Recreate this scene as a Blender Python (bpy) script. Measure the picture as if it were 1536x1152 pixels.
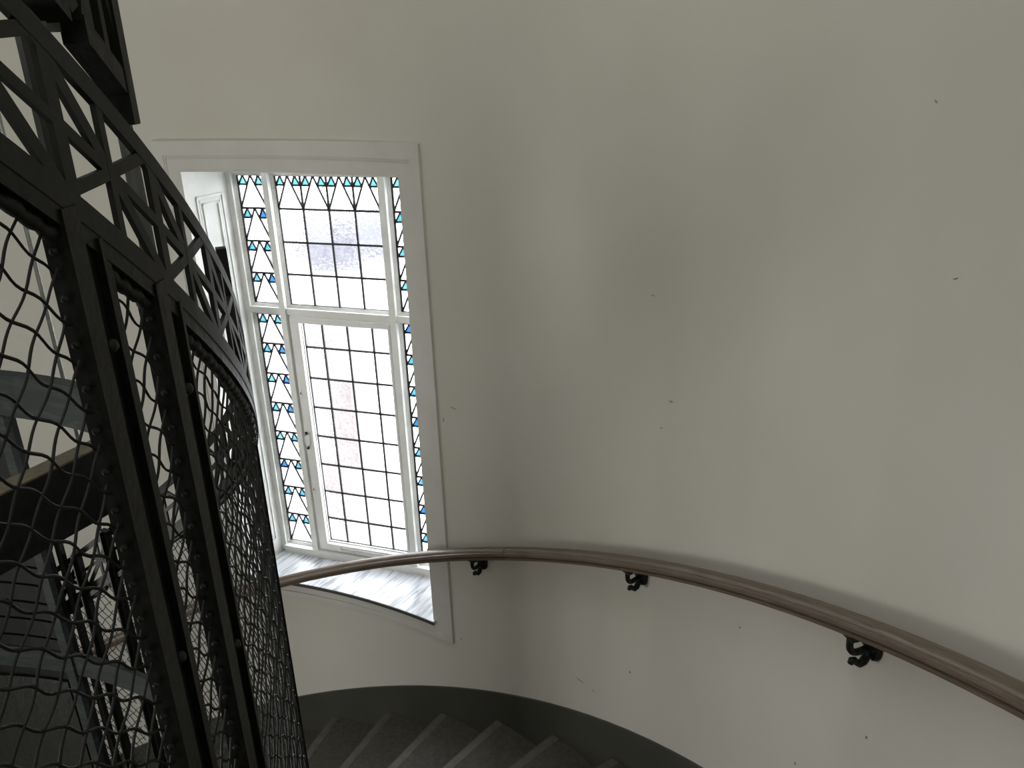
import bpy, bmesh, math, random
from mathutils import Vector, Matrix

random.seed(7)
C = bpy.context.scene.collection
for o in list(bpy.data.objects):
    bpy.data.objects.remove(o)

# ------------------------------------------------------------------ camera
F, PITCH, ROLL = 1248.5, 0.3776, -0.0339
cam_d = bpy.data.cameras.new('camera')
cam = bpy.data.objects.new('camera', cam_d)
C.objects.link(cam)
cam_d.sensor_fit = 'HORIZONTAL'
cam_d.sensor_width = 36.0
cam_d.lens = 36.0 * F / 1536.0
cam_d.clip_start = 0.02
cam.location = (0, 0, 0)
_r = Matrix.Rotation(math.pi / 2 - PITCH, 4, 'X') @ Matrix.Rotation(ROLL, 4, 'Z')
cam.matrix_world = _r
bpy.context.scene.camera = cam

# ------------------------------------------------------------------ world and light
w = bpy.data.worlds.new('world')
bpy.context.scene.world = w
w.use_nodes = True
bgn = w.node_tree.nodes['Background']
bgn.inputs[0].default_value = (0.93, 0.97, 1.0, 1)
bgn.inputs[1].default_value = 9.0


def area(name, loc, target, size, power, col=(1, 1, 1), sy=None):
    l = bpy.data.lights.new(name, 'AREA')
    l.energy = power
    l.size = size
    if sy:
        l.shape = 'RECTANGLE'
        l.size_y = sy
    l.color = col
    o = bpy.data.objects.new(name, l)
    C.objects.link(o)
    o.location = loc
    o.rotation_euler = (Vector(target) - Vector(loc)).to_track_quat('-Z', 'Y').to_euler()
    return o


# daylight of the stairwell window one landing further up, behind the viewer
area('upstairs_daylight', (-1.6, -1.9, 2.6), (0.9, 1.9, -0.3), 1.0, 36, (1.0, 0.985, 0.945), 1.8)
# added area light above the lift shaft, lifts the ambient level
area('shaft_top_fill', (-2.38, 0.97, 6.3), (-2.38, 0.97, 0), 3.4, 80, (0.96, 1.0, 0.985), 3.4)
# daylight of the window half a turn further down, beyond the cage
area('lower_window_daylight', (-5.55, 1.76, -2.9), (1.0, 1.0, -1.2), 1.2, 104, (1.0, 0.985, 0.95), 2.4)
# lamp on a lower landing
area('lower_landing_lamp', (-4.2, 1.0, -5.2), (-4.2, 3.0, -3.6), 0.8, 4, (0.93, 1.0, 0.72))

vs = bpy.context.scene.view_settings
vs.view_transform = 'Standard'
vs.look = 'None'
vs.exposure = 0.14
vs.gamma = 1.0
vs.use_curve_mapping = False

# ------------------------------------------------------------------ constants of the stairwell
AX, AY = -2.3807, 0.9691          # axis of the stair and of the lift cage
R = 3.4285                        # plaster wall
RC = 1.945                        # lift cage
S = 1.4041                        # drop per radian
T0, DTH, RISE, N0 = 0.61825, 0.12113, 0.17, -3.0367
SK = -1.9902                      # top of painted skirting: z = SK - S*th
RA = -1.0732                      # handrail


def P(r, th, z):
    return Vector((AX + r * math.cos(th), AY + r * math.sin(th), z))


# ------------------------------------------------------------------ materials
def mat(name, col, rough=0.5, metal=0.0, col2=None, scale=8.0, bump=0.0, bscale=60.0, spec=0.5,
        stretch=(1, 1, 1), fac=(0.35, 0.65), coat=0.0, detail=6.0, dist=0.0):
    m = bpy.data.materials.new(name)
    m.use_nodes = True
    nt = m.node_tree
    b = nt.nodes['Principled BSDF']
    b.inputs['Base Color'].default_value = (*col, 1)
    b.inputs['Roughness'].default_value = rough
    b.inputs['Metallic'].default_value = metal
    b.inputs['Specular IOR Level'].default_value = spec
    b.inputs['Coat Weight'].default_value = coat
    b.inputs['Coat Roughness'].default_value = 0.15
    tc = nt.nodes.new('ShaderNodeTexCoord')
    mp = nt.nodes.new('ShaderNodeMapping')
    mp.inputs['Scale'].default_value = stretch
    nt.links.new(tc.outputs['Object'], mp.inputs['Vector'])
    if col2:
        n = nt.nodes.new('ShaderNodeTexNoise')
        n.inputs['Scale'].default_value = scale
        n.inputs['Detail'].default_value = detail
        n.inputs['Distortion'].default_value = dist
        nt.links.new(mp.outputs[0], n.inputs['Vector'])
        rp = nt.nodes.new('ShaderNodeValToRGB')
        rp.color_ramp.elements[0].position = fac[0]
        rp.color_ramp.elements[0].color = (*col, 1)
        rp.color_ramp.elements[1].position = fac[1]
        rp.color_ramp.elements[1].color = (*col2, 1)
        nt.links.new(n.outputs['Fac'], rp.inputs['Fac'])
        nt.links.new(rp.outputs[0], b.inputs['Base Color'])
    if bump:
        n2 = nt.nodes.new('ShaderNodeTexNoise')
        n2.inputs['Scale'].default_value = bscale
        n2.inputs['Detail'].default_value = 4
        nt.links.new(mp.outputs[0], n2.inputs['Vector'])
        bp = nt.nodes.new('ShaderNodeBump')
        bp.inputs['Strength'].default_value = bump
        bp.inputs['Distance'].default_value = 0.01
        nt.links.new(n2.outputs['Fac'], bp.inputs['Height'])
        nt.links.new(bp.outputs[0], b.inputs['Normal'])
    return m


M_PLASTER = mat('plaster', (0.62, 0.60, 0.535), 0.75, col2=(0.66, 0.645, 0.585), scale=1.1, bump=0.12, bscale=9, spec=0.25)
M_CEIL = mat('ceiling_paint', (0.6, 0.59, 0.55), 0.8, col2=(0.64, 0.63, 0.6), scale=2)
M_SKIRT = mat('skirting_paint', (0.046, 0.047, 0.038), 0.5, col2=(0.060, 0.060, 0.050), scale=3)
M_CASING = mat('casing_paint', (0.62, 0.61, 0.57), 0.45, col2=(0.66, 0.65, 0.61), scale=6, bump=0.05, bscale=30)
M_FRAME = mat('frame_paint', (0.80, 0.80, 0.77), 0.4, col2=(0.74, 0.74, 0.71), scale=12, bump=0.05, bscale=40)
M_STONE = mat('step_stone', (0.048, 0.043, 0.034), 0.6, col2=(0.082, 0.075, 0.062), scale=40, bump=0.15, bscale=120, fac=(0.3, 0.7))
M_NOSE = mat('worn_nosing', (0.085, 0.078, 0.064), 0.5, col2=(0.12, 0.11, 0.092), scale=30)
M_BLACK = mat('black_iron_paint', (0.0055, 0.006, 0.0055), 0.48, col2=(0.010, 0.0105, 0.010), scale=18, bump=0.25, bscale=45, spec=0.28)
M_BAND = mat('lattice_iron_paint', (0.0105, 0.0115, 0.0105), 0.55, col2=(0.0145, 0.0155, 0.0145), scale=14, bump=0.08, bscale=40, spec=0.3)
M_DUST = mat('dusty_iron_paint', (0.055, 0.057, 0.055), 0.6, col2=(0.12, 0.123, 0.12), scale=22, stretch=(1, 1, 0.35), bump=0.2, bscale=40)
M_WIRE = mat('wire', (0.009, 0.0095, 0.009), 0.55, col2=(0.015, 0.016, 0.015), scale=60, spec=0.25)
M_LEAD = mat('lead_came', (0.012, 0.012, 0.014), 0.5, col2=(0.022, 0.022, 0.025), scale=60)
M_LIFT = mat('lift_panel', (0.010, 0.012, 0.011), 0.6, spec=0.1, col2=(0.017, 0.019, 0.018), scale=6, bump=0.05, bscale=30)
M_STEEL = mat('belt_enamel', (0.035, 0.043, 0.041), 0.6, spec=0.1, col2=(0.065, 0.078, 0.074), scale=5, stretch=(1, 1, 5), fac=(0.45, 0.75), dist=1.5)
M_BRASS = mat('worn_beam_edge', (0.11, 0.095, 0.07), 0.4, col2=(0.16, 0.14, 0.10), scale=40)
M_ROPE = mat('steel_rope', (0.22, 0.23, 0.22), 0.4, metal=0.6, col2=(0.3, 0.3, 0.3), scale=60)
M_CHROME = mat('latch_metal', (0.5, 0.5, 0.48), 0.3, metal=0.9, col2=(0.4, 0.4, 0.38), scale=30)
M_OUT = mat('courtyard_slate', (0.075, 0.075, 0.09), 0.8, col2=(0.11, 0.11, 0.125), scale=1)
M_OUT2 = mat('courtyard_brick_pink', (0.13, 0.115, 0.115), 0.8, col2=(0.16, 0.14, 0.14), scale=2)


def wood():
    m = bpy.data.materials.new('varnished_oak')
    m.use_nodes = True
    nt = m.node_tree
    b = nt.nodes['Principled BSDF']
    b.inputs['Roughness'].default_value = 0.46
    b.inputs['Specular IOR Level'].default_value = 0.6
    b.inputs['Coat Weight'].default_value = 0.10
    b.inputs['Coat Roughness'].default_value = 0.25
    at = nt.nodes.new('ShaderNodeUVMap')
    mp = nt.nodes.new('ShaderNodeMapping')
    mp.inputs['Scale'].default_value = (1.2, 28, 1)
    nt.links.new(at.outputs[0], mp.inputs[0])
    n = nt.nodes.new('ShaderNodeTexNoise')
    n.inputs['Scale'].default_value = 6
    n.inputs['Detail'].default_value = 8
    nt.links.new(mp.outputs[0], n.inputs['Vector'])
    rp = nt.nodes.new('ShaderNodeValToRGB')
    rp.color_ramp.elements[0].position = 0.35
    rp.color_ramp.elements[0].color = (0.050, 0.034, 0.022, 1)
    rp.color_ramp.elements[1].position = 0.7
    rp.color_ramp.elements[1].color = (0.21, 0.150, 0.100, 1)
    nt.links.new(n.outputs['Fac'], rp.inputs[0])
    nt.links.new(rp.outputs[0], b.inputs['Base Color'])
    bp = nt.nodes.new('ShaderNodeBump')
    bp.inputs['Strength'].default_value = 0.15
    bp.inputs['Distance'].default_value = 0.003
    nt.links.new(n.outputs['Fac'], bp.inputs['Height'])
    nt.links.new(bp.outputs[0], b.inputs['Normal'])
    return m


def marble():
    m = bpy.data.materials.new('grey_white_marble')
    m.use_nodes = True
    nt = m.node_tree
    b = nt.nodes['Principled BSDF']
    b.inputs['Roughness'].default_value = 0.25
    tc = nt.nodes.new('ShaderNodeTexCoord')
    mp = nt.nodes.new('ShaderNodeMapping')
    mp.vector_type = 'TEXTURE'
    mp.inputs['Rotation'].default_value = (0, 0, math.radians(59))
    mp.inputs['Scale'].default_value = (0.30, 0.04, 0.3)
    nt.links.new(tc.outputs['Object'], mp.inputs[0])
    n = nt.nodes.new('ShaderNodeTexNoise')
    n.inputs['Scale'].default_value = 1.2
    n.inputs['Detail'].default_value = 8
    n.inputs['Distortion'].default_value = 0.9
    nt.links.new(mp.outputs[0], n.inputs['Vector'])
    rp = nt.nodes.new('ShaderNodeValToRGB')
    e = rp.color_ramp.elements
    e[0].position = 0.36
    e[0].color = (0.34, 0.36, 0.40, 1)
    e[1].position = 0.55
    e[1].color = (0.72, 0.74, 0.78, 1)
    nt.links.new(n.outputs['Fac'], rp.inputs[0])
    nt.links.new(rp.outputs[0], b.inputs['Base Color'])
    return m


def glass(name, col, col2, rough_mix=0.3, bscale=70, gloss=0.05):
    """cathedral glass: see-through with ripples, lets daylight in"""
    m = bpy.data.materials.new(name)
    m.use_nodes = True
    nt = m.node_tree
    nt.nodes.remove(nt.nodes['Principled BSDF'])
    out = nt.nodes['Material Output']
    tc = nt.nodes.new('ShaderNodeTexCoord')
    n = nt.nodes.new('ShaderNodeTexNoise')
    n.inputs['Scale'].default_value = bscale
    n.inputs['Detail'].default_value = 3
    n.inputs['Distortion'].default_value = 1.0
    nt.links.new(tc.outputs['Object'], n.inputs['Vector'])
    rp = nt.nodes.new('ShaderNodeValToRGB')
    rp.color_ramp.elements[0].position = 0.3
    rp.color_ramp.elements[0].color = (*col, 1)
    rp.color_ramp.elements[1].position = 0.7
    rp.color_ramp.elements[1].color = (*col2, 1)
    nt.links.new(n.outputs['Fac'], rp.inputs[0])
    bp = nt.nodes.new('ShaderNodeBump')
    bp.inputs['Strength'].default_value = 1.0
    bp.inputs['Distance'].default_value = 0.01
    nt.links.new(n.outputs['Fac'], bp.inputs['Height'])
    tr = nt.nodes.new('ShaderNodeBsdfTransparent')
    rf = nt.nodes.new('ShaderNodeBsdfRefraction')
    rf.inputs['IOR'].default_value = 1.04
    rf.inputs['Roughness'].default_value = 0.22
    nt.links.new(bp.outputs[0], rf.inputs['Normal'])
    nt.links.new(rp.outputs[0], tr.inputs[0])
    nt.links.new(rp.outputs[0], rf.inputs[0])
    mx = nt.nodes.new('ShaderNodeMixShader')
    mx.inputs[0].default_value = rough_mix
    nt.links.new(tr.outputs[0], mx.inputs[1])
    nt.links.new(rf.outputs[0], mx.inputs[2])
    gl = nt.nodes.new('ShaderNodeBsdfGlossy')
    gl.inputs['Roughness'].default_value = 0.15
    mx2 = nt.nodes.new('ShaderNodeMixShader')
    mx2.inputs[0].default_value = gloss
    nt.links.new(mx.outputs[0], mx2.inputs[1])
    nt.links.new(gl.outputs[0], mx2.inputs[2])
    nt.links.new(mx2.outputs[0], out.inputs['Surface'])
    return m


M_WOOD = wood()
M_MARBLE = marble()
M_GLASS = glass('clear_cathedral_glass', (0.80, 0.80, 0.82), (0.97, 0.97, 0.98), 0.7)
M_RIPPLE = glass('rippled_glass', (0.60, 0.59, 0.61), (0.9, 0.88, 0.89), 0.75, 55)
M_CYAN = glass('turquoise_glass', (0.024, 0.105, 0.125), (0.045, 0.135, 0.14), 0.15)
M_SKYB = glass('sky_blue_glass', (0.013, 0.070, 0.125), (0.03, 0.105, 0.14), 0.15)
M_BLUE = glass('deep_blue_glass', (0.005, 0.035, 0.11), (0.010, 0.052, 0.13), 0.15)


# ------------------------------------------------------------------ mesh helpers
def link(name, bm, m, parent=None, smooth=False):
    me = bpy.data.meshes.new(name)
    bmesh.ops.recalc_face_normals(bm, faces=bm.faces)
    bm.to_mesh(me)
    bm.free()
    me.materials.append(m)
    if smooth:
        for p in me.polygons:
            p.use_smooth = True
    o = bpy.data.objects.new(name, me)
    C.objects.link(o)
    if parent:
        o.parent = parent
    return o


def empty(name, loc, label=None, cat=None, group=None, kind=None):
    o = bpy.data.objects.new(name, None)
    C.objects.link(o)
    o.location = loc
    o.empty_display_size = 0.1
    for k, v in (('label', label), ('category', cat), ('group', group), ('kind', kind)):
        if v:
            o[k] = v
    return o


def tag(o, label=None, cat=None, group=None, kind=None):
    for k, v in (('label', label), ('category', cat), ('group', group), ('kind', kind)):
        if v:
            o[k] = v
    return o


def child(name, bm, m, parent, smooth=False):
    """part given in world coordinates, parented with its thing"""
    o = link(name, bm, m, None, smooth)
    o.parent = parent
    inv = Matrix.Identity(4)
    p = parent
    loc = Vector((0, 0, 0))
    while p is not None:
        loc += p.location
        p = p.parent
    for v in o.data.vertices:
        v.co -= loc
    return o


def quadprism(bm, pts, off):
    """closed prism from polygon pts extruded by vector off"""
    a = [bm.verts.new(p) for p in pts]
    b = [bm.verts.new(Vector(p) + off) for p in pts]
    n = len(pts)
    bm.faces.new(a)
    bm.faces.new(b[::-1])
    for i in range(n):
        bm.faces.new((a[i], b[i], b[(i + 1) % n], a[(i + 1) % n]))


def sweep(bm, frames, closed=True, cap=True):
    """frames: list of rings (list of Vector)"""
    rings = [[bm.verts.new(p) for p in ring] for ring in frames]
    n = len(rings[0])
    fs = []
    for i in range(len(rings) - 1):
        for j in range(n if closed else n - 1):
            k = (j + 1) % n
            fs.append(bm.faces.new((rings[i][j], rings[i][k], rings[i + 1][k], rings[i + 1][j])))
    if cap and closed:
        bm.faces.new(rings[0][::-1])
        bm.faces.new(rings[-1])
    return fs


def cyl_block(bm, th0, th1, zf0, zf1, r0, r1, seg=0.05):
    """block bent round the axis; zf0/zf1 are functions of theta or numbers"""
    n = max(1, int(math.ceil(abs(th1 - th0) / seg)))
    f0 = zf0 if callable(zf0) else (lambda t: zf0)
    f1 = zf1 if callable(zf1) else (lambda t: zf1)
    fr = []
    for i in range(n + 1):
        t = th0 + (th1 - th0) * i / n
        fr.append([P(r0, t, f0(t)), P(r1, t, f0(t)), P(r1, t, f1(t)), P(r0, t, f1(t))])
    sweep(bm, fr)


def tube(bm, pts, rad, sides=6, cap=True):
    fr = []
    up = Vector((0, 0, 1))
    for i, p in enumerate(pts):
        a = pts[max(i - 1, 0)]
        b = pts[min(i + 1, len(pts) - 1)]
        d = (b - a).normalized()
        x = d.cross(up)
        if x.length < 1e-3:
            x = d.cross(Vector((1, 0, 0)))
        x.normalize()
        y = d.cross(x)
        rr = rad[i] if isinstance(rad, (list, tuple)) else rad
        fr.append([p + (x * math.cos(2 * math.pi * k / sides) + y * math.sin(2 * math.pi * k / sides)) * rr
                   for k in range(sides)])
    sweep(bm, fr, cap=cap)


def hel(c):
    return lambda t: c - S * t


# ------------------------------------------------------------------ outer wall (with window opening)
TH_L, TH_R = 1.3535, 0.9815          # opening, left and right edge
Z_LIN, Z_SIL = -0.492, -2.904
Z_TOP, Z_BOT = 6.4, -8.5
bm = bmesh.new()
ths = sorted(set([-math.pi + i * 2 * math.pi / 160 for i in range(161)] + [TH_L, TH_R]))
zs = [Z_BOT, -6, -4, Z_SIL, -2, -1.2, Z_LIN, 1, 3, 4.5, Z_TOP]
grid = {}
for i, t in enumerate(ths):
    for j, z in enumerate(zs):
        grid[i, j] = bm.verts.new(P(R, t, z))
        grid[i, j, 'o'] = bm.verts.new(P(R + 0.12, t, z))
for i in range(len(ths) - 1):
    tm = (ths[i] + ths[i + 1]) / 2
    for j in range(len(zs) - 1):
        zm = (zs[j] + zs[j + 1]) / 2
        if TH_R < tm < TH_L and Z_SIL < zm < Z_LIN:
            continue
        bm.faces.new((grid[i, j], grid[i + 1, j], grid[i + 1, j + 1], grid[i, j + 1]))
        bm.faces.new((grid[i, j, 'o'], grid[i, j + 1, 'o'], grid[i + 1, j + 1, 'o'], grid[i + 1, j, 'o']))
bmesh.ops.delete(bm, geom=[v for v in bm.verts if not v.link_faces], context='VERTS')
wall_o = tag(link('wall_outer', bm, M_PLASTER, None, True), 'tall curved off-white plaster wall of the round stairwell', kind='structure')
bm = bmesh.new()
ring = [P(R + 0.1, -math.pi + i * 2 * math.pi / 96, Z_TOP) for i in range(96)]
quadprism(bm, ring, Vector((0, 0, 0.15)))
tag(link('ceiling', bm, M_CEIL), 'pale plaster ceiling over the stairwell', kind='structure')
bm = bmesh.new()
ring = [P(R + 0.1, -math.pi + i * 2 * math.pi / 96, Z_BOT - 0.15) for i in range(96)]
quadprism(bm, ring, Vector((0, 0, 0.15)))
tag(link('floor', bm, M_STONE), 'dark stone floor at the foot of the stairwell', kind='structure')

# painted skirting that climbs with the steps
bm = bmesh.new()
cyl_block(bm, -1.2, 2.6, hel(SK - 0.62), hel(SK), R - 0.012, R + 0.02, 0.03)
tag(link('baseboard_outer', bm, M_SKIRT), 'dark grey painted skirting rising along the curved wall above the steps', kind='structure')

# small scuffs and chips in the plaster
sc = mat('scuff_mark', (0.2, 0.19, 0.17), 0.9, col2=(0.3, 0.29, 0.26), scale=40)
for (t, z, wd, ht, tl) in ((0.5373, -1.1674, .022, .004, -.1), (0.9135, -1.5748, .040, .003, .15), (0.2251, -0.4792, .014, .003, -.4), (0.2648, -0.1233, .010, .003, .5), (0.5510, -1.2892, .016, .003, -.7),
                           (0.6852, -2.7616, .050, .003, 0), (0.5904, -2.4978, .006, .010, 0), (0.4144, -1.8630, .007, .007, 0), (0.2375, -1.7957, .006, .009, 0), (0.3183, -2.1644, .006, .010, 0),
                           (0.6590, -2.7647, .018, .002, 0), (0.5701, -0.8023, .022, .002, 0), (0.9335, -1.652, .005, .022, 0), (0.9270, -2.955, .005, .012, 0)):
    bm = bmesh.new()
    pts = []
    for k in range(8):
        a = 2 * math.pi * k / 8
        u, v = wd / 2 * math.cos(a), ht / 2 * math.sin(a) * (1 + 0.4 * math.sin(3 * a))
        pts.append((u * math.cos(tl) - v * math.sin(tl), u * math.sin(tl) + v * math.cos(tl)))
    sweep(bm, [[P(R + 0.002, t + u / R, z + v) for u, v in pts], [P(R - 0.0022, t + u / R, z + v) for u, v in pts]])
    child('scuff', bm, sc, wall_o)

# ------------------------------------------------------------------ steps
stair = empty('staircase', P(2.7, T0, N0 - 0.3), 'grey-brown stone winding stair between the wire cage and the curved wall', 'staircase')
stair['kind'] = 'structure'
del stair['kind']
for j in range(-38, 14):
    t1 = T0 + DTH * j
    z = N0 - RISE * j
    t0 = t1 - DTH
    # step body: riser and underside
    bm = bmesh.new()
    n = 3
    fr = []
    for i in range(n + 1):
        t = t0 - 0.01 + (DTH + 0.01 - 0.014) * i / n
        zb = z - RISE - 0.16 - S * (t - t1)
        zb = min(zb, z - 0.05)
        fr.append([P(1.985, t, zb), P(R - 0.002, t, zb), P(R - 0.002, t, z - 0.035), P(1.985, t, z - 0.035)])
    sweep(bm, fr)
    st = child('step', bm, M_STONE, stair)
    # tread slab with rounded nosing, a little proud of the riser
    bm = bmesh.new()
    prof = [(0, -0.035), (0.0, 0.0)]
    fr = []
    th_list = [t0 - 0.012] + [t0 + DTH * q for q in (0.3, 0.6, 0.9)]
    for t in th_list:
        fr.append([P(1.975, t, z - 0.035), P(R - 0.001, t, z - 0.035), P(R - 0.001, t, z), P(1.975, t, z)])
    # nosing rounded
    for q in range(5):
        a = math.pi / 2 * q / 4
        dn = 0.012 * (1 - math.cos(a))
        d = 0.012 * math.sin(a)
        ring = []
        for (rr, zz) in ((1.975, z - 0.035 + dn * 0.6), (R - 0.001, z - 0.035 + dn * 0.6), (R - 0.001, z - dn), (1.975, z - dn)):
            tt = t1 + (d - 0.012) / 2.7
            ring.append(P(rr, tt, zz))
        fr.append(ring)
    sweep(bm, fr)
    tr = child('tread', bm, M_STONE, st)
    bm = bmesh.new()
    quadprism(bm, [P(1.99, t1 - 0.026, z), P(R - 0.02, t1 - 0.016, z), P(R - 0.02, t1 - 0.0045, z), P(1.99, t1 - 0.0045, z)], Vector((0, 0, 0.0008)))
    tag(child('nosing', bm, M_NOSE, st), 'paler worn nosing strip')

# ------------------------------------------------------------------ window
PH = math.radians(-19)
W0 = Vector((-1.483, 4.608, 0))
WU = Vector((math.cos(PH), math.sin(PH), 0))
WN = Vector((-math.sin(PH), math.cos(PH), 0))     # outwards
WW = 1.165


def WP(u, z, d=0.0):
    return W0 + WU * u + WN * d + Vector((0, 0, z))


win = empty('window_1', WP(WW / 2, -2.9), 'tall white leaded window with small blue glass triangles in the curved wall', kind='structure')


def wbox(bm, u0, u1, z0, z1, d0, d1):
    quadprism(bm, [WP(u0, z0, d0), WP(u1, z0, d0), WP(u1, z1, d0), WP(u0, z1, d0)], WN * (d1 - d0))


def wpart(name, boxes, m, parent=win):
    bm = bmesh.new()
    for b in boxes:
        wbox(bm, *b)
    return child(name, bm, m, parent)


# reveal: splayed jambs, head
jl0 = P(R, TH_L, 0)
jr0 = P(R, TH_R, 0)
jl1 = WP(-0.005, 0)
jr1 = WP(WW + 0.005, 0)


def zq(p, z):
    return Vector((p.x, p.y, z))


def jamb(name, a, b, side):
    bm = bmesh.new()
    nrm = (b - a).cross(Vector((0, 0, 1))).normalized() * side
    quadprism(bm, [zq(a, Z_SIL - 0.03), zq(b, Z_SIL - 0.03), zq(b, Z_LIN + 0.02), zq(a, Z_LIN + 0.02)], nrm * 0.04)
    j = child(name, bm, M_FRAME, win)
    # raised panel mouldings on the reveal
    L = (b - a).length
    d = (b - a).normalized()

    def pt(s, z, o):
        return a + d * s + Vector((0, 0, z)) - nrm * o
    for k, (m0, m1, z0, z1, pr) in enumerate(((0.075, 0.262, -0.64, -2.80, 0.007), (0.093, 0.244, -0.66, -2.78, 0.003), (0.110, 0.227, -0.68, -2.76, 0.008))):
        bm = bmesh.new()
        wd = 0.010
        for (s0, s1, za, zb) in ((m0, m0 + wd, z1, z0), (m1 - wd, m1, z1, z0), (m0, m1, z0 - wd, z0), (m0, m1, z1, z1 + wd)):
            quadprism(bm, [pt(s0, za, 0), pt(s1, za, 0), pt(s1, zb, 0), pt(s0, zb, 0)], -nrm * pr)
        child('panel_moulding', bm, M_FRAME, j)
    return j


jamb('left_reveal', jl0, jl1, -1)
jamb('right_reveal', jr0, jr1, 1)
bm = bmesh.new()
pts = [P(R, TH_R + (TH_L - TH_R) * i / 8, Z_LIN) for i in range(9)] + [zq(jl1 + WN * .06, Z_LIN), zq(jr1 + WN * .06, Z_LIN)]
quadprism(bm, pts, Vector((0, 0, 0.04)))
child('head_reveal', bm, M_FRAME, win)

# casing following the curve of the wall
TR_O, TL_O = 0.9425, 1.389
Z_CT, Z_CB = -0.350, -3.0085


def casing(name, segs):
    bm = bmesh.new()
    for (t0, t1, z0, z1, pr) in segs:
        cyl_block(bm, t0, t1, z0, z1, R - pr, R + 0.01, 0.03)
    return child(name, bm, M_CASING, win)


w1 = 0.0155
casing('right_casing', [(TR_O, TR_O + w1, Z_CB, Z_CT, 0.013), (TR_O + w1, TR_O + w1 + 0.003, Z_CB + 0.045, Z_CT - 0.070, 0.0105),
                        (TR_O + w1 + 0.003, TH_R, Z_CB + 0.04, Z_CT - 0.075, 0.007)])
casing('left_casing', [(TL_O - w1, TL_O, Z_CB, Z_CT, 0.013), (TL_O - w1 - 0.003, TL_O - w1, Z_CB + 0.045, Z_CT - 0.070, 0.0105),
                       (TH_L, TL_O - w1 - 0.003, Z_CB + 0.04, Z_CT - 0.075, 0.007)])
casing('head_casing', [(TR_O + w1, TL_O - w1, Z_CT - 0.070, Z_CT, 0.013), (TR_O + w1, TL_O - w1, Z_CT - 0.080, Z_CT - 0.070, 0.0105),
                       (TR_O + w1, TL_O - w1, Z_LIN, Z_CT - 0.080, 0.007)])
casing('apron_casing', [(TR_O + w1, TL_O - w1, Z_CB, Z_CB + 0.030, 0.0130), (TR_O + w1, TL_O - w1, Z_CB + 0.03, Z_SIL - 0.022, 0.007)])
# thin white bead along the inner edge of the head and left casing
casing('inner_bead', [(TH_R, TH_L, Z_LIN - 0.008, Z_LIN + 0.003, 0.009), (TH_L - 0.004, TH_L + 0.002, Z_SIL, Z_LIN, 0.009)])

# marble sill with curved front edge
bm = bmesh.new()
pts = [P(R - 0.020, TH_R - 0.004 + (TH_L - TH_R + 0.008) * i / 16, Z_SIL) for i in range(17)] + [zq(jl1 + WN * .08, Z_SIL), zq(jr1 + WN * .08, Z_SIL)]
quadprism(bm, pts, Vector((0, 0, -0.022)))
sill = child('marble_sill', bm, M_MARBLE, win)
tag(sill, 'grey veined white marble sill')
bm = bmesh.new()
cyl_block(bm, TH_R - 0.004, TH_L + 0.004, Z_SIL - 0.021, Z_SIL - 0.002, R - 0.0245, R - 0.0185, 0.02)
child('sill_shadow_line', bm, M_SKIRT, sill)  # dark strip along the sill front, stands in for its shadow line

# timber frame
D0, D1 = -0.030, 0.05
G = 0.006      # depth of glass plane


def framed(name, u0, u1, z0, z1, wf, d0, steps=2, parent=win):
    """rectangular moulding frame (outer size u0..u1, z0..z1), stepping down to the glass"""
    bm = bmesh.new()
    for k in range(steps):
        a = wf * k / steps
        b = wf * (k + 1) / steps
        dd = d0 + (G - d0) * k / steps * 0.8
        for (p0, p1, q0, q1) in ((u0 + a, u0 + b, z0 + a, z1 - a), (u1 - b, u1 - a, z0 + a, z1 - a),
                                 (u0 + b, u1 - b, z0 + a, z0 + b), (u0 + b, u1 - b, z1 - b, z1 - a)):
            wbox(bm, p0, p1, q0, q1, dd, G + 0.012)
    return child(name, bm, M_FRAME, parent)


wpart('frame_stile', [(-0.01, 0.022, -2.90, -0.49, D0, D1)], M_FRAME)
wpart('frame_stile', [(WW - 0.022, WW + 0.01, -2.90, -0.49, D0, D1)], M_FRAME)
wpart('head_rail', [(0.022, WW - 0.022, -0.545, -0.49, D0, D1)], M_FRAME)
wpart('bottom_rail', [(0.022, WW - 0.022, -2.904, -2.855, D0 - 0.02, D1)], M_FRAME)
wpart('mullion', [(0.222, 0.258, -2.86, -0.54, D0 - 0.012, D1)], M_FRAME)
wpart('mullion', [(0.900, 0.940, -2.86, -0.54, D0 - 0.012, D1)], M_FRAME)
wpart('transom', [(0.022, 0.222, -1.318, -1.283, D0 - 0.004, D1), (0.258, 0.900, -1.318, -1.283, D0 - 0.004, D1), (0.940, WW - 0.022, -1.318, -1.283, D0 - 0.004, D1)], M_FRAME)
# glazing beads of the six lights
lights = {'lu': (0.022, 0.222, -1.283, -0.545), 'cu': (0.258, 0.900, -1.283, -0.545), 'ru': (0.940, WW - 0.022, -1.283, -0.545),
          'll': (0.022, 0.222, -2.855, -1.318), 'rl': (0.940, WW - 0.022, -2.855, -1.318)}
for k, (a, b, c, d) in lights.items():
    framed('glazing_bead', a, b, c, d, 0.015, D0 + 0.016, 3)
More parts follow.
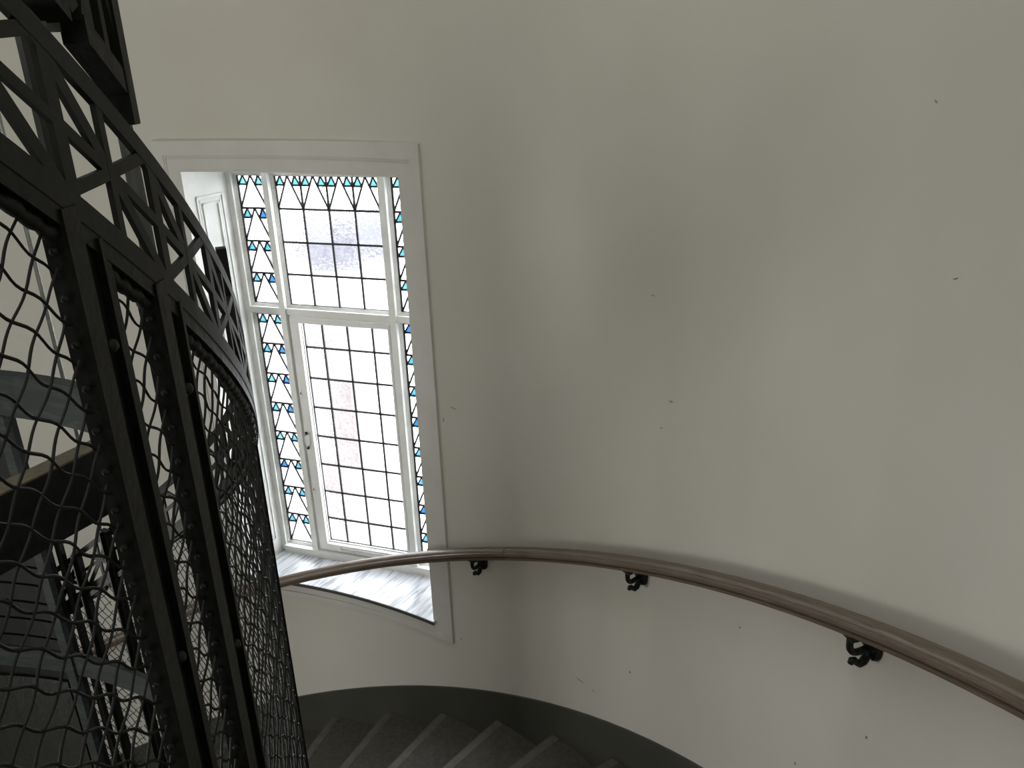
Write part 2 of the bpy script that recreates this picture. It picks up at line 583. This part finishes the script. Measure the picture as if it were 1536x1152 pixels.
# opening casement in the middle
sash = wpart('casement', [(0.275, 0.330, -2.84, -1.336, D0 - 0.006, G + 0.012), (0.880, 0.893, -2.84, -1.336, D0 - 0.006, G + 0.012),
                          (0.330, 0.880, -1.362, -1.336, D0 - 0.006, G + 0.012), (0.330, 0.880, -2.84, -2.797, D0 - 0.006, G + 0.012)], M_FRAME)
wpart('rebate', [(0.258, 0.268, -2.855, -1.318, D0 + 0.006, D1), (0.893, 0.900, -2.855, -1.318, D0 + 0.006, D1), (0.268, 0.893, -1.330, -1.318, D0 + 0.006, D1), (0.268, 0.893, -2.855, -2.846, D0 + 0.006, D1)], M_FRAME)
framed('sash_bead', 0.318, 0.886, -2.806, -1.352, 0.016, D0 + 0.010, 2, sash)
# beaded rectangle on the bottom rail of the casement
bm = bmesh.new()
for (a, b, c, d) in ((0.42, 0.74, -2.812, -2.808), (0.42, 0.74, -2.830, -2.826), (0.42, 0.424, -2.83, -2.808), (0.736, 0.74, -2.83, -2.808)):
    wbox(bm, a, b, c, d, D0 - 0.012, D0 - 0.005)
child('rail_moulding', bm, M_FRAME, sash)

# --- leaded lights
came_boxes = {}


def came(bm, a, b, wdt=0.005):
    wdt *= 1.9
    """lead strip between two (u,z) points"""
    du, dz = b[0] - a[0], b[1] - a[1]
    L = math.hypot(du, dz)
    nx, nz = -dz / L * wdt / 2, du / L * wdt / 2
    quadprism(bm, [WP(a[0] + nx, a[1] + nz, G - 0.004), WP(b[0] + nx, b[1] + nz, G - 0.004),
                   WP(b[0] - nx, b[1] - nz, G - 0.004), WP(a[0] - nx, a[1] - nz, G - 0.004)], WN * 0.008)


def pane(poly, m, name='pane', parent=win):
    bm = bmesh.new()
    cu = sum(p[0] for p in poly) / len(poly)
    cz = sum(p[1] for p in poly) / len(poly)
    vs_ = [bm.verts.new(WP(p[0], p[1], G)) for p in poly]
    bm.faces.new(vs_)
    o = child(name, bm, m, parent)
    return o


BL = [M_SKYB, M_BLUE, M_SKYB, M_SKYB, M_CYAN]


def cell(bm, u0, u1, z0, z1, blues, parent=win):
    """one big clear triangle standing on the lower lead, two small blue ones hanging from the upper lead"""
    um = (u0 + u1) / 2
    h = z1 - z0
    zb = z1 - 0.29 * h
    pane([(u0, z0), (u1, z0), (um, z1)], M_GLASS, parent=parent)
    came(bm, (u0, z0), (um, z1))
    came(bm, (u1, z0), (um, z1))
    for s, mb in ((0, blues[0]), (1, blues[1])):
        e = u0 if s == 0 else u1
        # point on the slanting lead at height zb
        xb = um + (e - um) * 0.29
        q = (e + um) / 2
        # blue triangle: base from e side to xb at zb, apex on the top lead
        ap = e + (um - e) * 0.42
        bl, br = e + (xb - e) * 0.06, xb
        pane([(bl, zb), (br, zb), (ap, z1)], mb, 'blue_pane', parent)
        pane([(e, z1), (ap, z1), (bl, zb), (e, zb)], M_GLASS, parent=parent)
        pane([(ap, z1), (um, z1), (br, zb)], M_GLASS, parent=parent)
        pane([(e, zb), (br, zb), (e, z0)], M_GLASS, parent=parent)
        came(bm, (bl, zb), (ap, z1), 0.004)
        came(bm, (br, zb), (ap, z1), 0.004)
        came(bm, (e, zb), (xb, zb), 0.005)


rup = [-0.558, -0.735, -0.915, -1.095, -1.270]
rlo = [-1.333, -1.513, -1.700, -1.886, -2.075, -2.262, -2.450, -2.643, -2.842]
up_bl = [(M_CYAN, M_CYAN), (M_SKYB, M_BLUE), (M_SKYB, M_SKYB), (M_SKYB, M_BLUE)]
lo_bl = [(M_SKYB, M_SKYB), (M_SKYB, M_BLUE), (M_CYAN, M_BLUE), (M_SKYB, M_BLUE), (M_CYAN, M_SKYB), (M_BLUE, M_SKYB), (M_SKYB, M_SKYB), (M_SKYB, M_SKYB)]
for (u0, u1, side) in ((0.040, 0.204, 0), (0.959, 1.125, 1)):
    for rows, bls in ((rup, up_bl), (rlo, lo_bl)):
        bm = bmesh.new()
        for i in range(len(rows) - 1):
            bl = bls[i]
            if side:
                bl = (bls[(i * 3 + 1) % len(bls)][1], bl[0])
                if rows is rup:
                    bl = ((M_CYAN, M_SKYB, M_SKYB, M_CYAN)[i], M_CYAN)
            cell(bm, u0, u1, rows[i + 1], rows[i], bl)
            came(bm, (u0, rows[i]), (u1, rows[i]), 0.006)
        came(bm, (u0, rows[-1]), (u1, rows[-1]), 0.006)
        came(bm, (u0, rows[0]), (u0, rows[-1]), 0.006)
        came(bm, (u1, rows[0]), (u1, rows[-1]), 0.006)
        child('lead_came', bm, M_LEAD, win)
# centre, upper light
cols = [0.274, 0.427, 0.582, 0.735, 0.885]
bm = bmesh.new()
for i in range(4):
    cell(bm, cols[i], cols[i + 1], rup[1], rup[0], (M_CYAN, M_CYAN))
    for j in range(1, 4):
        pane([(cols[i], rup[j + 1]), (cols[i + 1], rup[j + 1]), (cols[i + 1], rup[j]), (cols[i], rup[j])], M_RIPPLE if j == 2 or (i, j) in ((0, 3), (2, 1), (1, 3)) else M_GLASS)
for j in range(5):
    came(bm, (cols[0], rup[j]), (cols[4], rup[j]), 0.006)
for i in range(5):
    came(bm, (cols[i], rup[0]), (cols[i], rup[4]), 0.006)
child('lead_came', bm, M_LEAD, win)
# centre, casement
cols = [0.333, 0.454, 0.612, 0.767, 0.873]
rws = [-1.366, -1.515, -1.704, -1.888, -2.074, -2.260, -2.445, -2.632, -2.792]
bm = bmesh.new()
for i in range(4):
    for j in range(8):
        pane([(cols[i], rws[j + 1]), (cols[i + 1], rws[j + 1]), (cols[i + 1], rws[j]), (cols[i], rws[j])], M_RIPPLE if i < 2 or j > 5 else M_GLASS, parent=sash)
for j in range(9):
    came(bm, (cols[0], rws[j]), (cols[4], rws[j]), 0.006)
for i in range(5):
    came(bm, (cols[i], rws[0]), (cols[i], rws[8]), 0.006)
child('lead_came', bm, M_LEAD, sash)
# casement furniture: two small lock holes and the lever between
for z in (-1.79, -2.42):
    bm = bmesh.new()
    c = WP(0.287, z, D0 - 0.009)
    wbox(bm, 0.281, 0.293, z - 0.022, z + 0.022, D0 - 0.009, D0 - 0.006)
    pl = child('keyhole_plate', bm, M_FRAME, sash)
    bm = bmesh.new()
    wbox(bm, 0.2845, 0.2895, z - 0.006, z + 0.006, D0 - 0.011, D0 - 0.0088)
    child('keyhole', bm, M_BLACK, pl)
bm = bmesh.new()
tube(bm, [WP(0.287, -2.05, D0 - 0.008), WP(0.287, -2.05, D0 - 0.03), WP(0.287, -2.075, D0 - 0.034), WP(0.287, -2.125, D0 - 0.030), WP(0.287, -2.135, D0 - 0.008)], 0.005, 8)
child('latch_handle', bm, M_CHROME, sash, True)
for z in (-2.045, -2.14):
    bm = bmesh.new()
    wbox(bm, 0.281, 0.293, z - 0.008, z + 0.008, D0 - 0.014, D0 - 0.006)
    child('latch_foot', bm, M_BLACK, sash)

# ------------------------------------------------------------------ outside: pale courtyard buildings
def outbox(name, c, sx, sy, z0, z1, rz, m, label):
    bm = bmesh.new()
    mt = Matrix.Translation(Vector((c[0], c[1], 0))) @ Matrix.Rotation(rz, 4, 'Z')
    quadprism(bm, [mt @ Vector((a * sx / 2, b * sy / 2, z0)) for a, b in ((-1, -1), (1, -1), (1, 1), (-1, 1))], Vector((0, 0, z1 - z0)))
    return bm


def outhouse(name, label, body, bm_m, roof, rf_m):
    x0, x1, y0, y1, z0, z1 = body
    t = empty(name, ((x0 + x1) / 2, (y0 + y1) / 2, z0), label, 'building')
    bm = bmesh.new()
    quadprism(bm, [Vector((x0, y0, z0)), Vector((x1, y0, z0)), Vector((x1, y1, z0)), Vector((x0, y1, z0))], Vector((0, 0, z1 - z0)))
    child('wall', bm, bm_m, t)
    zr, ov = roof
    ym = (y0 + y1) / 2
    bm = bmesh.new()
    quadprism(bm, [Vector((x0 - ov, y0 - ov, z1)), Vector((x0 - ov, ym, zr)), Vector((x0 - ov, y1 + ov, z1))], Vector((x1 - x0 + 2 * ov, 0, 0)))
    child('roof', bm, rf_m, t)
    return t


M_PALE = mat('pale_courtyard_render', (0.75, 0.75, 0.74), 0.8, col2=(0.8, 0.8, 0.8), scale=1)
outhouse('courtyard_building', 'blurred slate-roofed building seen through the upper middle panes', (-4.0, -2.3, 14.1, 16.5, -12.0, -3.35), M_PALE, (-2.55, 0.12), M_OUT)
outhouse('brick_annex', 'blurred pinkish brick annex seen through the lower middle panes', (-3.1, -2.3, 11.0, 12.5, -12.0, -3.55), M_OUT2, (-3.35, 0.03), M_OUT2)


# ------------------------------------------------------------------ handrail
RR = R - 0.080
rail = empty('handrail', P(RR, 0.6, RA - S * 0.6), 'long curved varnished oak handrail on black brackets along the plaster wall', 'handrail')
prof = [(-0.030, -0.006), (-0.0315, 0.006), (-0.030, 0.0115), (-0.0255, 0.0135), (-0.0235, 0.0115), (-0.0215, 0.018), (-0.014, 0.0245), (0.0, 0.028), (0.014, 0.0245), (0.0215, 0.018), (0.0235, 0.0115), (0.0255, 0.0135), (0.030, 0.0115), (0.0315, 0.006),
        (0.030, -0.006), (0.0220, -0.009), (0.0220, -0.012), (0.029, -0.016), (0.028, -0.024), (0.020, -0.029), (0.0, -0.030),
        (-0.020, -0.029), (-0.028, -0.024), (-0.029, -0.016), (-0.0220, -0.012), (-0.0220, -0.009)]
prof = [(a * 1.08, b * 1.0) for a, b in prof]
cs = 1 / math.hypot(1, S / RR)


def rail_z(t):
    return RA - S * t + 0.05 * max(0.0, 0.6 - t) ** 2 * (1 if t > -0.2 else 0.64 / (0.6 - t) ** 2)


def rail_ring(t, off=Vector((0, 0, 0))):
    c = P(RR, t, rail_z(t))
    rad = Vector((math.cos(t), math.sin(t), 0))
    tan = Vector((-math.sin(t) * RR, math.cos(t) * RR, -S)).normalized()
    up = rad.cross(tan)
    if up.z < 0:
        up = -up
    return [c + rad * a + up * b for a, b in prof]


def rail_seg(t0, t1, n):
    bm = bmesh.new()
    uvl = bm.loops.layers.uv.new('UVMap')
    rings = []
    for i in range(n + 1):
        t = t0 + (t1 - t0) * i / n
        rings.append(([bm.verts.new(p) for p in rail_ring(t)], t * RR))
    m = len(prof)
    for i in range(n):
        for j in range(m):
            k = (j + 1) % m
            f = bm.faces.new((rings[i][0][j], rings[i][0][k], rings[i + 1][0][k], rings[i + 1][0][j]))
            for lp, (a, b) in zip(f.loops, ((rings[i][1], j), (rings[i][1], j + 1), (rings[i + 1][1], j + 1), (rings[i + 1][1], j))):
                lp[uvl].uv = (a, b / m)
            f.smooth = True
    bm.faces.new([v for v in rings[0][0]][::-1])
    bm.faces.new(rings[-1][0])
    me = bpy.data.meshes.new('rail_length')
    bmesh.ops.recalc_face_normals(bm, faces=bm.faces)
    bm.to_mesh(me)
    bm.free()
    me.materials.append(M_WOOD)
    o = bpy.data.objects.new('rail_length', me)
    C.objects.link(o)
    for v in me.vertices:
        v.co -= rail.location
    o.parent = rail
    # keep the moulding edges crisp
    me.shade_smooth()
    o.modifiers.new('edges', 'EDGE_SPLIT').split_angle = math.radians(38)
    return o


TJ = 0.80
rail_seg(-0.9, TJ - 0.0004, 60)
rail_seg(TJ + 0.0004, 2.2, 50)


def bracket(t):
    """cast iron arm: wall plate, swept arm up to the rail, scroll below"""
    rad = Vector((math.cos(t), math.sin(t), 0))
    tan = Vector((-math.sin(t), math.cos(t), 0))
    up = Vector((0, 0, 1))
    zc = rail_z(t) - 0.030
    K = 1.32

    def q(inward, z, s=0.0):
        return P(R, t, zc) - rad * inward + up * (z * K) + tan * s * 1.1
    # wall plate: shield outline
    bm = bmesh.new()
    outl = [(0.0, 0.0), (0.020, -0.002), (0.027, -0.020), (0.026, -0.045), (0.020, -0.068), (0.010, -0.078), (0.0, -0.074), (-0.010, -0.078), (-0.020, -0.068),
            (-0.026, -0.045), (-0.027, -0.020), (-0.020, -0.002)]
    quadprism(bm, [q(-0.004, z + 0.004, s) for s, z in outl], -rad * 0.020)
    pl = child('bracket', bm, M_BLACK, rail)
    bm = bmesh.new()
    boss = [q(0.014, -0.034), q(0.024, -0.036), q(0.034, -0.040)]
    tube(bm, boss, [0.030, 0.026, 0.016], 12)
    child('boss', bm, M_BLACK, pl, True)
    bm = bmesh.new()
    bmesh.ops.create_uvsphere(bm, u_segments=14, v_segments=10, radius=1.0)
    rot = Matrix.Rotation(t, 4, 'Z')
    for v in bm.verts:
        zz = v.co.z
        wd = 0.034 * (0.80 - 0.28 * zz)
        v.co = q(0.004, -0.036) + rot @ Vector((v.co.x * 0.022, v.co.y * wd, zz * 0.052 - 0.004))
    child('dome', bm, M_BLACK, pl, True)
    bm = bmesh.new()
    arm = []
    for i in range(13):
        a = i / 12
        if a < 0.4:
            arm.append(q(0.02 + 0.040 * a / 0.4, -0.044 - 0.006 * math.sin(a / 0.4 * math.pi / 2)))
        elif a < 0.8:
            b = (a - 0.4) / 0.4 * math.pi / 2
            arm.append(q(0.060 + 0.024 * math.sin(b), -0.050 + 0.024 * (1 - math.cos(b))))
        else:
            arm.append(q(0.084, -0.026 + 0.026 * (a - 0.8) / 0.2))
    tube(bm, arm, 0.0098, 10)
    child('arm', bm, M_BLACK, pl, True)
    bm = bmesh.new()
    quadprism(bm, [q(0.084 - 0.012, -0.010, -0.02), q(0.084 + 0.012, -0.010, -0.02), q(0.084 + 0.012, -0.010 - 0.0, 0.02), q(0.084 - 0.012, -0.010, 0.02)], up * 0.0125)
    child('saddle', bm, M_BLACK, pl)
    bm = bmesh.new()
    scr = [q(0.022, -0.050), q(0.026, -0.066), q(0.034, -0.078), q(0.046, -0.082), q(0.056, -0.076), q(0.062, -0.068), q(0.070, -0.068), q(0.074, -0.076)]
    tube(bm, scr, [0.011, 0.012, 0.012, 0.0105, 0.0085, 0.008, 0.010, 0.008], 10)
    child('scroll', bm, M_BLACK, pl, True)
    return pl


BR = []
for t in BRACKETS if 'BRACKETS' in globals() else (0.872, 0.572, 0.243):
    BR.append(bracket(t))

# ------------------------------------------------------------------ lift cage
cage = empty('lift_cage', (AX, AY, -4.0), 'round black iron lift cage with star lattice band and wire mesh, left of the stairs', 'lift cage')
CE = 0.0983                 # one star cell, radians
TC0 = -0.0637               # a cell boundary
B_TOP, B_BOT = -0.034, -0.226
RB = 1.950


def cpart(name, bm, m, smooth=False, parent=cage):
    return child(name, bm, m, parent, smooth)


# rails of the band, made in lengths between posts
def helbar(name, t0, t1, c0, c1, r0, r1, m, parent=cage):
    bm = bmesh.new()
    cyl_block(bm, t0, t1, hel(c0), hel(c1), r0, r1, 0.025)
    return cpart(name, bm, m, parent=parent)


T_END = TC0 + 22 * CE
helbar('band_top_rail', -0.62, T_END, B_TOP - 0.026, B_TOP, RB - 0.008, RB, M_BAND)
helbar('band_bottom_rail', -0.62, T_END, B_BOT, B_BOT + 0.030, RB - 0.008, RB, M_BAND)
helbar('mesh_carrier_bar', -0.62, T_END, B_BOT - 0.022, B_BOT, RB - 0.030, RB - 0.001, M_BLACK)


def cs_bar(bm, a, b, wdt, r0, r1, n=3):
    """flat bar on the cage surface from (th, c) to (th, c), c = z + S*th"""
    ua, va = a[0] * RB, a[1] - S * a[0]
    ub, vb = b[0] * RB, b[1] - S * b[0]
    du, dv = ub - ua, vb - va
    L = math.hypot(du, dv)
    nu, nv = -dv / L * wdt / 2, du / L * wdt / 2
    fr = []
    for i in range(n + 1):
        f = i / n
        u, v = ua + du * f, va + dv * f
        fr.append([P(r0, (u + nu) / RB, v + nv), P(r1, (u + nu) / RB, v + nv), P(r1, (u - nu) / RB, v - nv), P(r0, (u - nu) / RB, v - nv)])
    sweep(bm, fr)


def star(t0, t1, c0, c1, name, wdt, r0, r1, edge, m, parent=cage):
    bm = bmesh.new()
    tm, cm = (t0 + t1) / 2, (c0 + c1) / 2
    for (a, b) in (((t0, c0), (t1, c1)), ((t0, c1), (t1, c0)), ((tm, c0), (tm, c1)), ((t0, cm), (t1, cm))):
        w_ = wdt if a[0] != tm and b[1] != a[1] else wdt * 0.82
        cs_bar(bm, a, b, w_, r0, r1)
    cs_bar(bm, (t0 + 0.006, c0), (t0 + 0.006, c1), edge, r0, r1)
    return cpart(name, bm, m, parent=parent)


for k in range(-6, 22):
    t0 = TC0 + k * CE
    star(t0, t0 + CE, B_BOT + 0.022, B_TOP - 0.018, 'star_panel', 0.0145, RB - 0.0070, RB - 0.0005, 0.020, M_BAND)

# upright posts
def post(t, c_top, z_bot, wid, r0, r1, caps=True, name='post', m=None):
    bm = bmesh.new()
    hw = wid / 2 / r1
    zt = c_top - S * t
    quadprism(bm, [P(r0, t - hw, z_bot), P(r1, t - hw, z_bot), P(r1, t + hw, z_bot), P(r0, t + hw, z_bot)], Vector((0, 0, zt - z_bot)))
    o = cpart(name, bm, m or M_BLACK)
    return o, zt


def ridge(parent, t, zt, z_bot, wid, r0, r1, name='flange'):
    bm = bmesh.new()
    hw = wid / 2 / r1
    quadprism(bm, [P(r0, t - hw, z_bot), P(r1, t - hw, z_bot), P(r1, t + hw, z_bot), P(r0, t + hw, z_bot)], Vector((0, 0, zt - z_bot)))
    return child(name, bm, M_BLACK, parent)


# lower posts that carry the mesh (near side), each an angle with a cover strip and bolts
for (ta, tb, tc_, sx) in ((-0.0745, -0.0600, -0.0350, -0.0470), (0.0110, 0.0270, 0.0500, 0.0430)):
    bm = bmesh.new()
    zt = B_BOT - 0.006 - S * ta
    quadprism(bm, [P(1.925, ta, -4.6), P(1.952, ta, -4.6), P(1.952, tb, -4.6), P(1.925, tb, -4.6)], Vector((0, 0, zt + 4.6)))
    p = cpart('mesh_post', bm, M_BLACK)
    for (a_, b_, r0_, r1_, dz) in ((tb + 0.0003, tc_, 1.915, 1.943, 0.028), (sx, sx + 0.004, 1.9432, 1.953, 0.040), (tc_ - 0.004, tc_, 1.9432, 1.948, 0.05)):
        bm = bmesh.new()
        quadprism(bm, [P(r0_, a_, -4.6), P(r1_, a_, -4.6), P(r1_, b_, -4.6), P(r0_, b_, -4.6)], Vector((0, 0, zt - dz + 4.6)))
        child('flange', bm, M_BLACK, p)
    for q in range(9):
        z = zt - 0.155 - 0.42 * q
        tq = (tb + sx) / 2
        bm = bmesh.new()
        tube(bm, [P(1.943, tq, z), P(1.951, tq, z), P(1.955, tq, z)], [0.0095, 0.0085, 0.004], 8)
        child('bolt', bm, M_BLACK, p, True)
# main posts with heads that stand above the band
mains = [(-0.018, 1.2, 1.900), (0.086, 1.2, 1.900), (0.385, 0.190, 1.945), (0.800, 0.135, 1.930), (1.245, 0.15, 1.92), (1.68, 0.15, 1.92)]
for i_, (t, ct, r_) in enumerate(mains):
    post(t, ct, (-0.24 if i_ < 2 else -5.0) - S * max(t, 0) * 0.6, 0.046 if i_ < 2 else 0.026, r_ - (0.006 if i_ < 2 else 0.02), r_, name='main_post', m=M_DUST if i_ < 2 else M_BLACK)
# secondary posts at the cell edges of the far side
for k in range(12, 21):
    t = TC0 + k * CE
    o, zt = post(t, B_TOP, -5.6, 0.024 if k % 2 else 0.036, 1.915, 1.938, name='post')
    ridge(o, t, zt, -5.6, 0.006, 1.900, 1.916)


# woven wire panels
def wire_panel(t0, t1, ctop, cbot, pitch=0.049, rad=0.0019, r=1.935, seg=8, sides=4, name='wire_mesh'):
    """crimped wires at plus and minus 45 degrees between two helical edges"""
    bm = bmesh.new()
    u0, u1 = t0 * r, t1 * r
    sl = S / r
    for fam in (1, -1):
        # wires: v = fam*u + c ; region: ctop - sl*u > v > cbot - sl*u
        vals = [ctop - sl * u0, ctop - sl * u1, cbot - sl * u0, cbot - sl * u1]
        lo = min(vals) - max(fam * u0, fam * u1)
        hi = max(vals) - min(fam * u0, fam * u1)
        n0, n1 = int(math.floor(lo / pitch)), int(math.ceil(hi / pitch))
        for n in range(n0, n1 + 1):
            c = n * pitch + (0.011 if fam > 0 else 0.0)
            # fam*u + c + sl*u < ctop ; > cbot
            k = fam + sl
            a, b = (ctop - c) / k, (cbot - c) / k
            if k > 0:
                ua, ub = b, a
            else:
                ua, ub = a, b
            ua, ub = max(ua, u0), min(ub, u1)
            if ub - ua < 0.012:
                continue
            st = pitch / 2 / seg * 2
            m = max(2, int((ub - ua) / (pitch / seg)) + 1)
            pts = []
            for i in range(m + 1):
                u = ua + (ub - ua) * i / m
                v = fam * u + c
                ph = math.pi * 2 * u / pitch
                wob = (0.0028 if fam < 0 else 0.0017) * math.sin(ph + n * math.pi)
                off = 0.0016 * fam * math.cos(ph / 2 + n * math.pi)
                pts.append(P(r + off, (u - fam * wob * 0.7) / r, v + wob * 0.7))
            tube(bm, pts, rad, sides, cap=False)
    o = cpart(name, bm, M_WIRE, True)
    o['kind'] = 'stuff'
    return o


def hem(t0, t1, c, r=1.936, rad=0.0075):
    bm = bmesh.new()
    pts, rr = [], []
    n = int((t1 - t0) * r / 0.006)
    for i in range(n + 1):
        t = t0 + (t1 - t0) * i / n
        b = i * 0.006 / 0.024
        rr.append(rad * (0.85 + 0.42 * abs(math.sin(math.pi * b)) + 0.08 * random.uniform(-1, 1)))
        pts.append(P(r + 0.001 * math.sin(b * 3), t, c - S * t + 0.001 * math.sin(b * 5)))
    tube(bm, pts, rr, 7)
    return cpart('mesh_hem', bm, M_WIRE, True)


H = 2.15
CT = B_BOT - 0.030
gaps = [(-0.42, -0.076), (-0.036, 0.010), (0.051, 0.432), (0.438, 0.82), (0.826, 1.15), (1.156, 1.60), (1.606, 2.0)]
for i, (a, b) in enumerate(gaps):
    near = i < 4
    hem(a, b, CT)
    wire_panel(a, b, CT, CT - H, seg=8 if near else 4, sides=4 if near else 3)
# wire ends knotted on the posts
for t in (-0.0775, -0.0345, 0.0095, 0.0515):
    bm = bmesh.new()
    for q in range(30):
        z = CT - S * t - 0.02 - q * 0.049
        c = P(1.938, t, z)
        bmesh.ops.create_icosphere(bm, subdivisions=1, radius=0.0052, matrix=Matrix.Translation(c))
    o = cpart('wire_knots', bm, M_WIRE, True)
    o['kind'] = 'stuff'

# upper lattice: thick openwork just above the band, ending at a wide upright
U0 = 0.020
for a, b in [(-0.30, -0.205), (-0.205, -0.110), (-0.110, -0.012)]:
    star(a, b, U0 + 0.02, U0 + 0.30, 'upper_star_panel', 0.018, 1.915, 1.944, 0.022, M_BAND)
star(-0.004, 0.042, U0 + 0.02, U0 + 0.34, 'upper_star_panel', 0.012, 1.915, 1.944, 0.016, M_BAND)
helbar('upper_bottom_rail', -0.30, -0.020, U0 - 0.004, U0 + 0.030, 1.915, 1.946, M_BLACK)
helbar('upper_bottom_rail', -0.006, 0.042, U0 - 0.004, U0 + 0.024, 1.918, 1.946, M_BLACK)
helbar('upper_top_rail', -0.30, 0.042, U0 + 0.29, U0 + 0.34, 1.915, 1.946, M_BAND)
p, zt = post(0.0375, 0.9, -0.064, 0.018, 1.922, 1.947, name='upper_edge_bar')
p, zt = post(-0.014, 0.9, 0.036, 0.028, 1.900, 1.920, name='hanging_post', m=M_DUST)

# ------------------------------------------------------------------ inside the shaft
# landing front on the far side of the shaft
front = cage
bm = bmesh.new()
cyl_block(bm, 1.02, 2.3, -1.145, -0.985, 1.860, 1.905, 0.04)
tag(child('head_belt', bm, M_STEEL, front), 'grey marbled enamel belt over the dark front')
bm = bmesh.new()
cyl_block(bm, 1.263, 2.3, -4.9, -1.145, 1.880, 1.905, 0.04)
pn = child('door_panel', bm, M_LIFT, front)
for z in [-1.72 - 0.085 * i for i in range(6)]:
    bm = bmesh.new()
    cyl_block(bm, 1.268, 2.2, z - 0.074, z, 1.868, 1.882, 0.05)
    child('panel_board', bm, M_LIFT, pn)
bm = bmesh.new()
cyl_block(bm, 1.02, 2.2, -2.30, -2.20, 1.862, 1.884, 0.04)
child('cross_rail', bm, M_STEEL, front)
bm = bmesh.new()
cyl_block(bm, 1.30, 2.2, -4.6, -2.36, 1.870, 1.882, 0.05)
child('lower_panel', bm, M_BLACK, pn)
bm = bmesh.new()
cyl_block(bm, 1.263, 1.285, -4.9, -1.145, 1.855, 1.881, 0.04)
child('edge_strip', bm, M_STEEL, pn)

# beam across the shaft
def raypt(px, py, t):
    x, y = px - 768.0, -(py - 576.0)
    c, s_ = math.cos(ROLL), math.sin(ROLL)
    u, v = c * x - s_ * y, s_ * x + c * y
    d = Vector((u, F * math.cos(PITCH) + v * math.sin(PITCH), -F * math.sin(PITCH) + v * math.cos(PITCH))).normalized()
    return d * t


A = raypt(0, 745, 2.99)
B = raypt(150, 670, 3.16)
A.z = B.z = -1.20
d = (B - A).normalized()
A2 = A - d * 1.6
B2 = B + d * 0.055
nb = Vector((d.y, -d.x, 0))
if nb.dot(-A) < 0:
    nb = -nb
beam = empty('shaft_beam', (A2 + B2) / 2, 'black steel beam crossing inside the lift shaft behind the wire mesh', 'beam')
bm = bmesh.new()
quadprism(bm, [A2, B2, B2 - Vector((0, 0, .245)), A2 - Vector((0, 0, .245))], -nb * 0.012)
child('web', bm, M_BLACK, beam)
bm = bmesh.new()
quadprism(bm, [A2 + Vector((0, 0, .006)), B2 + Vector((0, 0, .006)), B2 - nb * 0.075 + Vector((0, 0, .006)), A2 - nb * 0.075 + Vector((0, 0, .006))], Vector((0, 0, -.008)))
tag(child('top_flange', bm, M_BRASS, beam), 'dusty brown top flange with a bright edge')

# hoisting rope
bm = bmesh.new()
r0, r1 = raypt(40, 345, 3.4), raypt(125, 670, 3.4)
tube(bm, [Vector((r0.x, r0.y, 3.9)), Vector((r0.x, r0.y, -8.4))], 0.008, 8)
tag(link('hoisting_rope', bm, M_ROPE, None, True), 'thin grey steel hoisting rope hanging in the lift shaft', 'rope')
